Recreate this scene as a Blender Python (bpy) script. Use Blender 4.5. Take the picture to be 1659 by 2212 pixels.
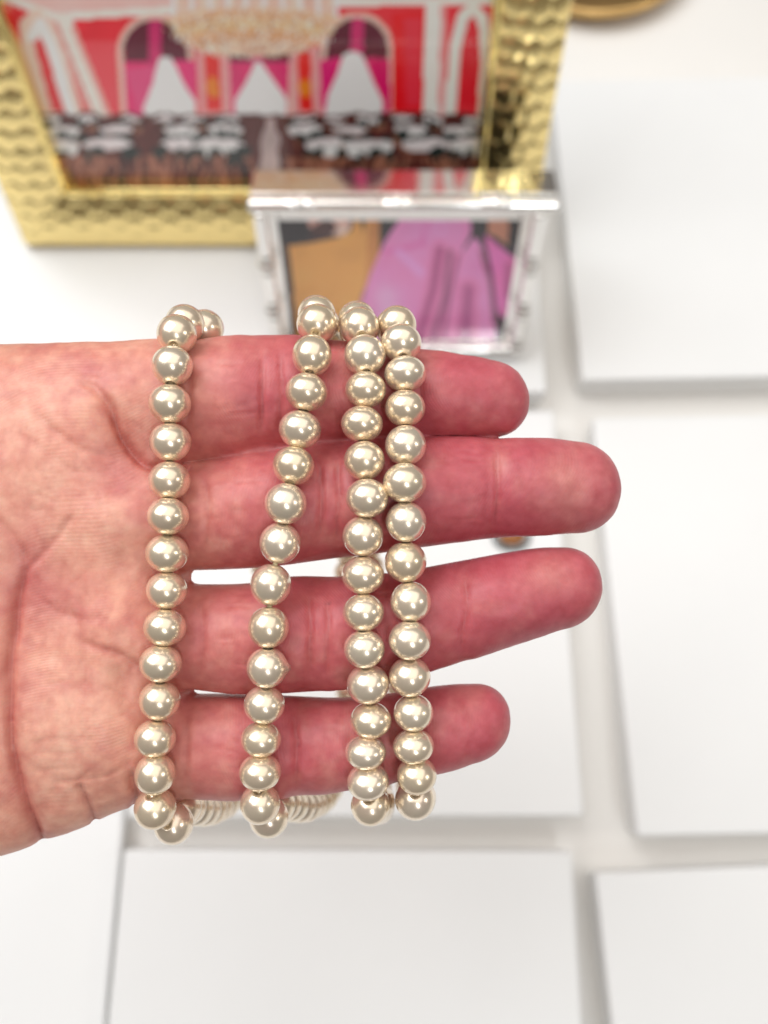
import bpy, bmesh, math, random
import numpy as np
from mathutils import Vector, Matrix

random.seed(7)
rng = np.random.default_rng(7)
for o in list(bpy.data.objects):
    bpy.data.objects.remove(o)
scn = bpy.context.scene
col = scn.collection

# ------------------------------------------------------------------ camera
F_PX, CX, CY = 1750.0, 829.5, 1106.0        # photograph measured on a 1659 x 2212 grid
PITCH = math.radians(72.0)
CAM_H = 0.375
DH = 142.0                                   # camera to hand plane, mm
cam_d = bpy.data.cameras.new('camera')
cam = bpy.data.objects.new('camera', cam_d)
col.objects.link(cam)
cam.location = (0, 0, CAM_H)
cam.rotation_euler = (math.radians(90) - PITCH, 0, 0)
cam_d.sensor_fit = 'VERTICAL'
cam_d.sensor_height = 36.0
cam_d.sensor_width = 27.0
cam_d.lens = 36.0 * F_PX / 2212.0
cam_d.clip_start = 0.005
cam_d.clip_end = 50
cam_d.dof.use_dof = True
cam_d.dof.focus_distance = 0.1335
cam_d.dof.aperture_fstop = cam_d.lens / 2.8   # 2.8 mm pupil
cam_d.dof.aperture_blades = 0
scn.camera = cam

# ------------------------------------------------------------------ light
world = bpy.data.worlds.new('World')
scn.world = world
world.use_nodes = True
bg = world.node_tree.nodes['Background']
bg.inputs[0].default_value = (1.0, 0.91, 0.83, 1)
bg.inputs[1].default_value = 0.19

HAND_W = Vector((0, 0.044, 0.24))
def area(name, direction, dist, sx, sy, power, colr, aim=HAND_W):
    d = bpy.data.lights.new(name, 'AREA')
    d.shape = 'RECTANGLE'
    d.size, d.size_y = sx, sy
    d.energy = power
    d.color = colr
    o = bpy.data.objects.new(name, d)
    col.objects.link(o)
    v = Vector(direction).normalized()
    o.location = aim + v * dist
    o.rotation_euler = (-v).to_track_quat('-Z', 'Y').to_euler()
    return o
area('window_light', (-0.50, 0.36, 0.80), 1.25, 1.05, 1.0, 13.0, (0.95, 0.98, 1.0))
area('ceiling_light', (0.10, 0.62, 1.80), 1.9, 3.0, 2.3, 27.0, (1.0, 0.965, 0.92))
area('tall_window_light', (0.22, -0.52, 0.80), 1.5, 0.20, 0.60, 4.2, (0.93, 0.97, 1.0))
area('side_light', (0.86, -0.06, 0.50), 1.6, 0.20, 0.26, 2.4, (1.0, 0.96, 0.9))

scn.view_settings.view_transform = 'Standard'
scn.view_settings.look = 'None'
scn.view_settings.gamma = 1.0
scn.view_settings.use_curve_mapping = False
scn.view_settings.exposure = 0.02
scn.render.engine = 'CYCLES'

# ------------------------------------------------------------------ helpers
FWD = np.array([0, math.cos(PITCH), -math.sin(PITCH)])
UPV = np.array([0, math.sin(PITCH), math.cos(PITCH)])
RGT = np.array([1.0, 0, 0])
CAMP = np.array([0, 0, CAM_H])
# hand frame (mm; x right, y up the picture, z back to the camera) -> world metres
HM = Matrix(((RGT[0], UPV[0], -FWD[0], 0), (RGT[1], UPV[1], -FWD[1], 0), (RGT[2], UPV[2], -FWD[2], 0), (0, 0, 0, 1)))
HORG = CAMP + FWD * DH / 1000.0
def h2w(p):
    p = np.asarray(p, float) / 1000.0
    return HORG + p[..., 0:1] * RGT + p[..., 1:2] * UPV - p[..., 2:3] * FWD

def ray(px, py):
    return FWD + RGT * (px - CX) / F_PX + UPV * (CY - py) / F_PX
def on_plane(px, py, z):
    d = ray(px, py)
    return CAMP + d * ((z - CAM_H) / d[2])
def project(P):
    q = np.asarray(P) - CAMP
    dz = q @ FWD
    return CX + F_PX * (q @ RGT) / dz, CY - F_PX * (q @ UPV) / dz

def lin(c):
    c = np.asarray(c, float) / 255.0
    return np.where(c <= 0.04045, c / 12.92, ((c + 0.055) / 1.055) ** 2.4)

def mat(name, base=(0.8, 0.8, 0.8), rough=0.5, metal=0.0, **kw):
    m = bpy.data.materials.new(name)
    m.use_nodes = True
    b = m.node_tree.nodes['Principled BSDF']
    b.inputs['Base Color'].default_value = (*base, 1)
    b.inputs['Roughness'].default_value = rough
    b.inputs['Metallic'].default_value = metal
    for k, v in kw.items():
        b.inputs[k.replace('_', ' ')].default_value = v
    return m, m.node_tree, b
def nnode(nt, typ, **kw):
    n = nt.nodes.new(typ)
    for k, v in kw.items():
        setattr(n, k, v)
    return n

def tag(o, label=None, cat=None, group=None, kind=None):
    if label: o['label'] = label
    if cat: o['category'] = cat
    if group: o['group'] = group
    if kind: o['kind'] = kind
    return o
def empty(name, loc=(0, 0, 0)):
    o = bpy.data.objects.new(name, None)
    o.empty_display_size = 0.01
    o.location = loc
    col.objects.link(o)
    return o
def link(name, me, m=None, parent=None, smooth=False):
    if m and not me.materials: me.materials.append(m)
    if smooth:
        me.polygons.foreach_set('use_smooth', np.ones(len(me.polygons), bool))
    o = bpy.data.objects.new(name, me)
    col.objects.link(o)
    if parent: o.parent = parent
    return o
def bm_obj(name, bm, m, parent=None, smooth=False):
    me = bpy.data.meshes.new(name)
    bm.normal_update()
    bm.to_mesh(me); bm.free()
    return link(name, me, m, parent, smooth)
def add_box(bm, x0, x1, y0, y1, z0, z1, bevel=0, seg=2):
    r = bmesh.ops.create_cube(bm, size=1.0)
    vs = r['verts']
    for v in vs:
        v.co = Vector(((x0 + x1) / 2 + v.co.x * (x1 - x0), (y0 + y1) / 2 + v.co.y * (y1 - y0), (z0 + z1) / 2 + v.co.z * (z1 - z0)))
    if bevel:
        es = list({e for v in vs for e in v.link_edges})
        bmesh.ops.bevel(bm, geom=es, offset=bevel, segments=seg, affect='EDGES', profile=0.5)

def noise2(x, y, seed=0, octaves=4, scale=1.0):
    """smooth value noise, numpy"""
    out = np.zeros_like(x, dtype=float); amp = 1.0; tot = 0
    for o in range(octaves):
        r = np.random.default_rng(seed + o * 13)
        tab = r.random((64, 64))
        xs, ys = x * scale * 2 ** o, y * scale * 2 ** o
        xi, yi = np.floor(xs).astype(int), np.floor(ys).astype(int)
        fx, fy = xs - xi, ys - yi
        fx, fy = fx * fx * (3 - 2 * fx), fy * fy * (3 - 2 * fy)
        a = tab[xi % 64, yi % 64]; b = tab[(xi + 1) % 64, yi % 64]
        c = tab[xi % 64, (yi + 1) % 64]; d = tab[(xi + 1) % 64, (yi + 1) % 64]
        out += amp * ((a * (1 - fx) + b * fx) * (1 - fy) + (c * (1 - fx) + d * fx) * fy)
        tot += amp; amp *= 0.5
    return out / tot
def sstep(a, b, x):
    t = np.clip((x - a) / (b - a), 0, 1)
    return t * t * (3 - 2 * t)
def seg_dist(px, py, poly):
    """distance to polyline and the parameter 0..1 along it"""
    best = np.full(px.shape, 1e9); par = np.zeros(px.shape)
    n = len(poly) - 1
    for i in range(n):
        ax, ay = poly[i]; bx, by = poly[i + 1]
        dx, dy = bx - ax, by - ay
        t = np.clip(((px - ax) * dx + (py - ay) * dy) / (dx * dx + dy * dy), 0, 1)
        d = np.hypot(px - ax - t * dx, py - ay - t * dy)
        k = d < best
        best = np.where(k, d, best); par = np.where(k, (i + t) / n, par)
    return best, par
def in_poly(px, py, poly):
    c = np.zeros(px.shape, bool)
    n = len(poly)
    for i in range(n):
        x1, y1 = poly[i]; x2, y2 = poly[(i + 1) % n]
        if y1 == y2: continue
        k = ((y1 > py) != (y2 > py)) & (px < (x2 - x1) * (py - y1) / (y2 - y1) + x1)
        c ^= k
    return c
def catmull(P, n=24, closed=False):
    P = np.asarray(P, float)
    Q = np.vstack([2 * P[0] - P[1], P, 2 * P[-1] - P[-2]])
    out = []
    for i in range(1, len(Q) - 2):
        for t in np.linspace(0, 1, n, endpoint=False):
            a, b, c, d = Q[i - 1], Q[i], Q[i + 1], Q[i + 2]
            out.append(0.5 * ((2 * b) + (-a + c) * t + (2 * a - 5 * b + 4 * c - d) * t * t + (-a + 3 * b - 3 * c + d) * t ** 3))
    out.append(P[-1])
    return np.array(out)

# ------------------------------------------------------------------ materials
def white_mat(name, base, rough, nscale):
    m, nt, b = mat(name, base, rough)
    tc = nnode(nt, 'ShaderNodeTexCoord')
    n1 = nnode(nt, 'ShaderNodeTexNoise'); n1.inputs['Scale'].default_value = nscale; n1.inputs['Detail'].default_value = 5
    nt.links.new(tc.outputs['Object'], n1.inputs['Vector'])
    r = nnode(nt, 'ShaderNodeValToRGB')
    r.color_ramp.elements[0].position = 0.3; r.color_ramp.elements[1].position = 0.7
    r.color_ramp.elements[0].color = (*[c * 0.965 for c in base], 1); r.color_ramp.elements[1].color = (*base, 1)
    nt.links.new(n1.outputs['Fac'], r.inputs['Fac'])
    nt.links.new(r.outputs['Color'], b.inputs['Base Color'])
    n2 = nnode(nt, 'ShaderNodeTexNoise'); n2.inputs['Scale'].default_value = 900
    nt.links.new(tc.outputs['Object'], n2.inputs['Vector'])
    bp = nnode(nt, 'ShaderNodeBump'); bp.inputs['Strength'].default_value = 0.08; bp.inputs['Distance'].default_value = 0.0005
    nt.links.new(n2.outputs['Fac'], bp.inputs['Height'])
    nt.links.new(bp.outputs['Normal'], b.inputs['Normal'])
    return m
M_TABLE = white_mat('table_white', (0.845, 0.82, 0.785), 0.45, 9)
M_LID = white_mat('box_paper', (0.86, 0.86, 0.855), 0.34, 14)
M_BASE = white_mat('box_paper_base', (0.85, 0.845, 0.83), 0.5, 14)

M_GOLD, nt, b = mat('gold_leaf', (1.0, 0.80, 0.36), 0.20, 1.0)
tc = nnode(nt, 'ShaderNodeTexCoord'); n1 = nnode(nt, 'ShaderNodeTexNoise'); n1.inputs['Scale'].default_value = 160
nt.links.new(tc.outputs['Object'], n1.inputs['Vector'])
bp = nnode(nt, 'ShaderNodeBump'); bp.inputs['Strength'].default_value = 0.10; bp.inputs['Distance'].default_value = 0.0005
nt.links.new(n1.outputs['Fac'], bp.inputs['Height']); nt.links.new(bp.outputs['Normal'], b.inputs['Normal'])
M_GOLD_LIP, nt, b = mat('gold_polished', (0.97, 0.78, 0.32), 0.12, 1.0)
M_BRASS, nt, b = mat('brass', (0.72, 0.47, 0.19), 0.3, 1.0)
tc = nnode(nt, 'ShaderNodeTexCoord'); n1 = nnode(nt, 'ShaderNodeTexNoise'); n1.inputs['Scale'].default_value = 60
mr = nnode(nt, 'ShaderNodeMapRange'); mr.inputs['To Min'].default_value = 0.22; mr.inputs['To Max'].default_value = 0.4
nt.links.new(tc.outputs['Object'], n1.inputs['Vector']); nt.links.new(n1.outputs['Fac'], mr.inputs['Value']); nt.links.new(mr.outputs['Result'], b.inputs['Roughness'])
M_SILVER, nt, b = mat('silver_plate', (0.90, 0.885, 0.86), 0.10, 1.0)
tc = nnode(nt, 'ShaderNodeTexCoord'); n1 = nnode(nt, 'ShaderNodeTexNoise'); n1.inputs['Scale'].default_value = 90
mr = nnode(nt, 'ShaderNodeMapRange'); mr.inputs['To Min'].default_value = 0.06; mr.inputs['To Max'].default_value = 0.2
nt.links.new(tc.outputs['Object'], n1.inputs['Vector']); nt.links.new(n1.outputs['Fac'], mr.inputs['Value']); nt.links.new(mr.outputs['Result'], b.inputs['Roughness'])
M_DARK, nt, b = mat('black_velvet', (0.02, 0.02, 0.022), 0.8)
M_WALNUT, nt, b = mat('amber_stone', (0.33, 0.12, 0.03), 0.2)
M_PEWTER, nt, b = mat('pewter', (0.25, 0.26, 0.26), 0.35, 0.9)
M_THREAD, nt, b = mat('silk_thread', (0.78, 0.66, 0.42), 0.6)
def print_mat(name):
    m, nt, b = mat(name, (0.5, 0.5, 0.5), 0.25)
    b.inputs['Coat Weight'].default_value = 0.8; b.inputs['Coat Roughness'].default_value = 0.04
    a = nnode(nt, 'ShaderNodeVertexColor'); a.layer_name = 'print'
    nt.links.new(a.outputs['Color'], b.inputs['Base Color'])
    return m
M_PRINT = print_mat('photo_print')
M_GLASS, nt, b = mat('picture_glass', (1, 1, 1), 0.02)
b.inputs['Transmission Weight'].default_value = 1.0
b.inputs['IOR'].default_value = 1.45

# pearls
M_PEARL, nt, b = mat('pearl_nacre', (0.74, 0.63, 0.49), 0.25, 0.70)
b.inputs['Coat Weight'].default_value = 0.6
b.inputs['Coat Roughness'].default_value = 0.13
b.inputs['Subsurface Weight'].default_value = 0.0
oi = nnode(nt, 'ShaderNodeObjectInfo')
rp = nnode(nt, 'ShaderNodeValToRGB')
rp.color_ramp.elements[0].color = (0.89, 0.73, 0.535, 1)
rp.color_ramp.elements[1].color = (0.96, 0.83, 0.66, 1)
nt.links.new(oi.outputs['Random'], rp.inputs['Fac'])
tc = nnode(nt, 'ShaderNodeTexCoord'); n1 = nnode(nt, 'ShaderNodeTexNoise'); n1.inputs['Scale'].default_value = 420; n1.inputs['Detail'].default_value = 3
nt.links.new(tc.outputs['Object'], n1.inputs['Vector'])
mx = nnode(nt, 'ShaderNodeMixRGB', blend_type='MULTIPLY'); mx.inputs['Fac'].default_value = 0.10
nt.links.new(rp.outputs['Color'], mx.inputs[1]); nt.links.new(n1.outputs['Color'], mx.inputs[2])
nt.links.new(mx.outputs['Color'], b.inputs['Base Color'])
bp = nnode(nt, 'ShaderNodeBump'); bp.inputs['Strength'].default_value = 0.10; bp.inputs['Distance'].default_value = 0.0006
nt.links.new(n1.outputs['Fac'], bp.inputs['Height']); nt.links.new(bp.outputs['Normal'], b.inputs['Normal'])

# skin
M_SKIN, nt, b = mat('skin', (0.6, 0.3, 0.22), 0.43)
b.inputs['Subsurface Weight'].default_value = 0.28
b.inputs['Subsurface Radius'].default_value = (1.0, 0.28, 0.16)
b.inputs['Subsurface Scale'].default_value = 0.0022
b.inputs['Specular IOR Level'].default_value = 0.40
a = nnode(nt, 'ShaderNodeVertexColor'); a.layer_name = 'skin'
tc = nnode(nt, 'ShaderNodeTexCoord')
n1 = nnode(nt, 'ShaderNodeTexNoise'); n1.inputs['Scale'].default_value = 420; n1.inputs['Detail'].default_value = 4
nt.links.new(tc.outputs['Object'], n1.inputs['Vector'])
rp = nnode(nt, 'ShaderNodeValToRGB')
rp.color_ramp.elements[0].position = 0.32; rp.color_ramp.elements[0].color = (0.90, 0.78, 0.78, 1)
rp.color_ramp.elements[1].position = 0.68; rp.color_ramp.elements[1].color = (1.04, 1.08, 1.06, 1)
nt.links.new(n1.outputs['Fac'], rp.inputs['Fac'])
mx = nnode(nt, 'ShaderNodeMixRGB', blend_type='MULTIPLY'); mx.inputs['Fac'].default_value = 1.0
nt.links.new(a.outputs['Color'], mx.inputs[1]); nt.links.new(rp.outputs['Color'], mx.inputs[2])
nt.links.new(mx.outputs['Color'], b.inputs['Base Color'])
# papillary ridges: a stored ridge phase (mm along the ridge normal) drives a sine
ph = nnode(nt, 'ShaderNodeAttribute'); ph.attribute_name = 'ridge'
n3 = nnode(nt, 'ShaderNodeTexNoise'); n3.inputs['Scale'].default_value = 260; n3.inputs['Detail'].default_value = 2
nt.links.new(tc.outputs['Object'], n3.inputs['Vector'])
m1 = nnode(nt, 'ShaderNodeMath', operation='MULTIPLY_ADD'); m1.inputs[1].default_value = 5.0
nt.links.new(n3.outputs['Fac'], m1.inputs[0]); nt.links.new(ph.outputs['Fac'], m1.inputs[2])
m2 = nnode(nt, 'ShaderNodeMath', operation='SINE'); nt.links.new(m1.outputs[0], m2.inputs[0])
n4 = nnode(nt, 'ShaderNodeTexNoise'); n4.inputs['Scale'].default_value = 1500; n4.inputs['Detail'].default_value = 3
nt.links.new(tc.outputs['Object'], n4.inputs['Vector'])
n5 = nnode(nt, 'ShaderNodeTexNoise'); n5.inputs['Scale'].default_value = 110; n5.inputs['Detail'].default_value = 3
nt.links.new(tc.outputs['Object'], n5.inputs['Vector'])
r5 = nnode(nt, 'ShaderNodeMapRange'); r5.inputs['From Min'].default_value = .36; r5.inputs['From Max'].default_value = .66
nt.links.new(n5.outputs['Fac'], r5.inputs['Value'])
m4 = nnode(nt, 'ShaderNodeMath', operation='MULTIPLY'); nt.links.new(m2.outputs[0], m4.inputs[0]); nt.links.new(r5.outputs['Result'], m4.inputs[1])
m3 = nnode(nt, 'ShaderNodeMath', operation='MULTIPLY_ADD'); m3.inputs[1].default_value = 2.2
nt.links.new(n4.outputs['Fac'], m3.inputs[0]); nt.links.new(m4.outputs[0], m3.inputs[2])
bp = nnode(nt, 'ShaderNodeBump'); bp.inputs['Strength'].default_value = 0.16; bp.inputs['Distance'].default_value = 0.00005
nt.links.new(m3.outputs[0], bp.inputs['Height']); nt.links.new(bp.outputs['Normal'], b.inputs['Normal'])

# ------------------------------------------------------------------ setting
bm = bmesh.new()
add_box(bm, -1.1, 1.1, -0.5, 1.0, -0.03, 0.0, 0.002)
tag(bm_obj('table_top', bm, M_TABLE), 'white table top under the boxes', None, None, 'structure')

# ------------------------------------------------------------------ white boxes
BH = 0.020
def white_box(cx, cy, sx, sy, rot, label, h=BH):
    r = empty('white_box', (cx, cy, 0.0))
    r.rotation_euler = (0, 0, rot)
    tag(r, label, 'box', 'white lidded boxes laid out on the table')
    bm = bmesh.new(); add_box(bm, -sx / 2 + .0012, sx / 2 - .0012, -sy / 2 + .0012, sy / 2 - .0012, 0.0003, h * .62, .0006)
    bm_obj('base', bm, M_BASE, r, False)
    bm = bmesh.new(); add_box(bm, -sx / 2, sx / 2, -sy / 2, sy / 2, h * .48, h, .0014, 3)
    bm_obj('lid', bm, M_LID, r, False)
    return r
def box_from(px, py, corner, sx, sy, rot, label):
    """px,py: picture place of one corner of the top face; the box lies on the table"""
    P = on_plane(px, py, BH)
    ox = {'l': 0.5, 'r': -0.5}[corner[1]] * sx
    oy = {'t': -0.5, 'b': 0.5}[corner[0]] * sy
    c, s = math.cos(rot), math.sin(rot)
    return white_box(P[0] + c * ox - s * oy, P[1] + s * ox + c * oy, sx, sy, rot, label)
R = math.radians
WBX = 0.178
box_from(267, 1835, 'tl', WBX + .004, .185, R(-0.2), 'white lidded box below the little finger, with a narrow gap on its palm side')
box_from(1285, 1886, 'tl', .19, .19, R(2.2), 'white lidded box set slightly askew past the corner where four boxes meet')
box_from(1376, 1808, 'bl', .19, .187, R(1.0), 'white lidded box beyond the tips of the middle and ring fingers')
box_from(1258, 822, 'bl', .20, .186, R(1.2), 'white lidded box beside the silver frame, a brass dish behind it')
box_from(1262, 1764, 'br', .188, .183, R(0.2), 'white lidded box under the hand with a brown stone on it')
box_from(1182, 848, 'br', .320, .190, R(0.0), 'long white lidded box carrying the silver frame and the gold frame')

HXR = on_plane(222, 2000, BH)[0]
white_box(HXR - .1085, -.04, .22, .30, 0, 'low white lidded box below the heel of the hand, across a narrow gap', h=.011)

# small stone seen between middle and ring finger
P = on_plane(1104, 1160, BH)
r = empty('stone_stud', (P[0], P[1], BH))
tag(r, 'small brown oval stone in a grey metal setting lying on a white box', 'jewellery')
bm = bmesh.new()
bmesh.ops.create_uvsphere(bm, u_segments=24, v_segments=12, radius=1.0)
for v in bm.verts: v.co = Vector((v.co.x * .0062, v.co.y * .0048, .0018 + max(v.co.z, -.3) * .0032))
bm_obj('stone', bm, M_WALNUT, r, True)
bm = bmesh.new()
nS = 28
prof = [(1.0, .0003), (1.45, .0003), (1.5, .0012), (1.25, .0024), (1.0, .0026)]
rings = [[bm.verts.new((math.cos(2 * math.pi * i / nS) * .0060 * f, math.sin(2 * math.pi * i / nS) * .0047 * f, z)) for i in range(nS)] for f, z in prof]
for k in range(len(prof)):
    A, B_ = rings[k], rings[(k + 1) % len(prof)]
    for i in range(nS):
        bm.faces.new((A[i], A[(i + 1) % nS], B_[(i + 1) % nS], B_[i]))
bm_obj('setting', bm, M_PEWTER, r, True)

# brass dish behind
P = on_plane(1262, 24, 0.012)
r = empty('brass_dish', (P[0] + .010, P[1] + .062, 0.0))
tag(r, 'round brass dish standing on the table behind the gold frame', 'dish')
def lathe(prof, n=64):
    bm = bmesh.new()
    rings = [[bm.verts.new((math.cos(2 * math.pi * i / n) * R_, math.sin(2 * math.pi * i / n) * R_, z)) for i in range(n)] for R_, z in prof]
    for a_, b_ in zip(rings[:-1], rings[1:]):
        for i in range(n): bm.faces.new((a_[i], a_[(i + 1) % n], b_[(i + 1) % n], b_[i]))
    bm.faces.new(list(reversed(rings[0]))); bm.faces.new(rings[-1])
    return bm
bm_obj('bowl', lathe([(.052, .0045), (.058, .005), (.0635, .0085), (.064, .0115), (.062, .0125), (.057, .0115), (.05, .0085), (.03, .0075), (.006, .0072)]), M_BRASS, r, True)
bm_obj('foot', lathe([(.045, .0003), (.0475, .0006), (.0475, .0045), (.045, .0049)]), M_DARK, r, False)

# ------------------------------------------------------------------ gold frame
LEAN = R(17)
def frame_root(name, X, Y, Z, lean):
    r = empty(name, (X, Y, Z))
    r.rotation_euler = (-lean, 0, 0)      # local: x right, z up the frame, -y towards the viewer
    return r
def paint_mesh(name, x0, x1, z0, z1, y, step, root, paint, m):
    nx, nz = int((x1 - x0) / step) + 1, int((z1 - z0) / step) + 1
    xs, zs = np.linspace(x0, x1, nx), np.linspace(z0, z1, nz)
    XX, ZZ = np.meshgrid(xs, zs)
    V = np.stack([XX.ravel(), np.full(XX.size, y), ZZ.ravel()], 1)
    i = np.arange(nx * nz).reshape(nz, nx)
    Fc = np.stack([i[:-1, :-1].ravel(), i[:-1, 1:].ravel(), i[1:, 1:].ravel(), i[1:, :-1].ravel()], 1)
    me = bpy.data.meshes.new(name)
    me.from_pydata(V.tolist(), [], Fc.tolist())
    bpy.context.view_layer.update()
    Mw = np.array(root.matrix_world)
    W = V @ Mw[:3, :3].T + Mw[:3, 3]
    u, v = project(W)
    c = paint(u, v)
    at = me.color_attributes.new('print', 'FLOAT_COLOR', 'POINT')
    at.data.foreach_set('color', np.hstack([c, np.ones((len(c), 1))]).astype(np.float32).ravel())
    return link(name, me, m, root)

PL = on_plane(60, 520, BH); PR = on_plane(1143, 520, BH)
GW = PR[0] - PL[0]; GH = 0.206; GB = 0.0285; GT = 0.012
GX = (PL[0] + PR[0]) / 2
gold = frame_root('gold_frame', GX, PL[1] + .002, BH + .0006 + math.sin(LEAN) * GT * 0, LEAN)
tag(gold, 'gold honeycomb hammered picture frame holding a photo of a red banquet hall', 'picture frame')

def hex_rail(length, width, thick, a):
    """stamped metal rail along +x, hexagonal dimples, cross-section bowed; mitred 45 deg ends; y across 0..width, z up"""
    nx, ny = int(length / .0008), int(width / .0008)
    xs = np.linspace(0, 1, nx + 1); ys = np.linspace(0, width, ny + 1)
    T, Yy = np.meshgrid(xs, ys)
    Xx = Yy + T * (length - 2 * Yy)          # mitre: outer edge y=0 has full length
    # hex cell distance
    q = a * math.sqrt(3)
    def hexd(px, py):
        best = np.full(px.shape, 1e9); sec = best.copy(); bx = best * 0; by = best * 0
        cx_ = np.floor(px / q); cy_ = np.floor(py / (1.5 * a))
        for dj in (-1, 0, 1, 2):
            jj = cy_ + dj
            off = np.where(jj % 2 == 0, 0, q / 2)
            base = np.floor((px - off) / q)
            for di in (0, 1):
                hx = (base + di) * q + off; hy = jj * 1.5 * a
                d = np.hypot(px - hx, py - hy)
                ns = np.minimum(sec, np.maximum(d, best))
                k = d < best
                bx = np.where(k, hx, bx); by = np.where(k, hy, by)
                best = np.minimum(best, d); sec = ns
        ti = (np.sin(bx * 12987.1 + by * 7823.3) * .5, np.sin(bx * 3731.7 + by * 9631.1 + 2) * .5)
        return sec - best, best, ti[0] * (px - bx) + ti[1] * (py - by)
    e, cd, tilt = hexd(Yy + .31 * a, Xx)
    w = Yy / width
    Zz = thick * (0.62 + 0.38 * np.sin(np.pi * (0.12 + 0.80 * w)))
    Zz = Zz - .0005 * np.exp(-(e / .0010) ** 2) - .00035 * (cd / a) ** 2 + .055 * tilt * sstep(0, .002, e)
    Zz = np.where((Yy < 1e-9), thick * .5, Zz)
    V = np.stack([Xx.ravel(), Yy.ravel(), Zz.ravel()], 1)
    i = np.arange((nx + 1) * (ny + 1)).reshape(ny + 1, nx + 1)
    Fc = np.stack([i[:-1, :-1].ravel(), i[:-1, 1:].ravel(), i[1:, 1:].ravel(), i[1:, :-1].ravel()], 1).tolist()
    # skirt: sides and back
    n = len(V)
    B0 = np.stack([Xx[0], Yy[0], np.zeros(nx + 1)], 1); B1 = np.stack([Xx[-1], Yy[-1], np.zeros(nx + 1)], 1)
    V = np.vstack([V, B0, B1])
    for k in range(nx):
        Fc.append([n + k, n + k + 1, i[0, k + 1], i[0, k]])
        Fc.append([i[-1, k], i[-1, k + 1], n + nx + 1 + k + 1, n + nx + 1 + k])
        Fc.append([n + nx + 1 + k, n + nx + 1 + k + 1, n + k + 1, n + k])
    return V, Fc
def rail(root, x0, z0, ang, length):
    V, Fc = hex_rail(length, GB, .010, .0058)
    c, s = math.cos(ang), math.sin(ang)
    W = np.stack([x0 + c * V[:, 0] - s * V[:, 1], -V[:, 2], z0 + s * V[:, 0] + c * V[:, 1]], 1)
    me = bpy.data.meshes.new('rail'); me.from_pydata(W.tolist(), [], Fc)
    return link('rail', me, M_GOLD, root, True)
rail(gold, -GW / 2, 0, 0, GW)
rail(gold, GW / 2, 0, R(90), GH)
rail(gold, GW / 2, GH, R(180), GW)
rail(gold, -GW / 2, GH, R(270), GH)
def lip(root, x0, x1, z0, z1, w, d, m, name='lip'):
    for (a0, a1, b0, b1) in ((x0, x1, z0, z0 + w), (x0, x1, z1 - w, z1), (x0, x0 + w, z0 + w, z1 - w), (x1 - w, x1, z0 + w, z1 - w)):
        bm = bmesh.new(); add_box(bm, a0, a1, -d, -.0004, b0, b1, w * .3); bm_obj(name, bm, m, root)
ix, iz0, iz1 = GW / 2 - GB, GB, GH - GB
lip(gold, -ix - .0004, ix + .0004, iz0 - .0004, iz1 + .0004, .0034, .0072, M_GOLD_LIP)

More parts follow.
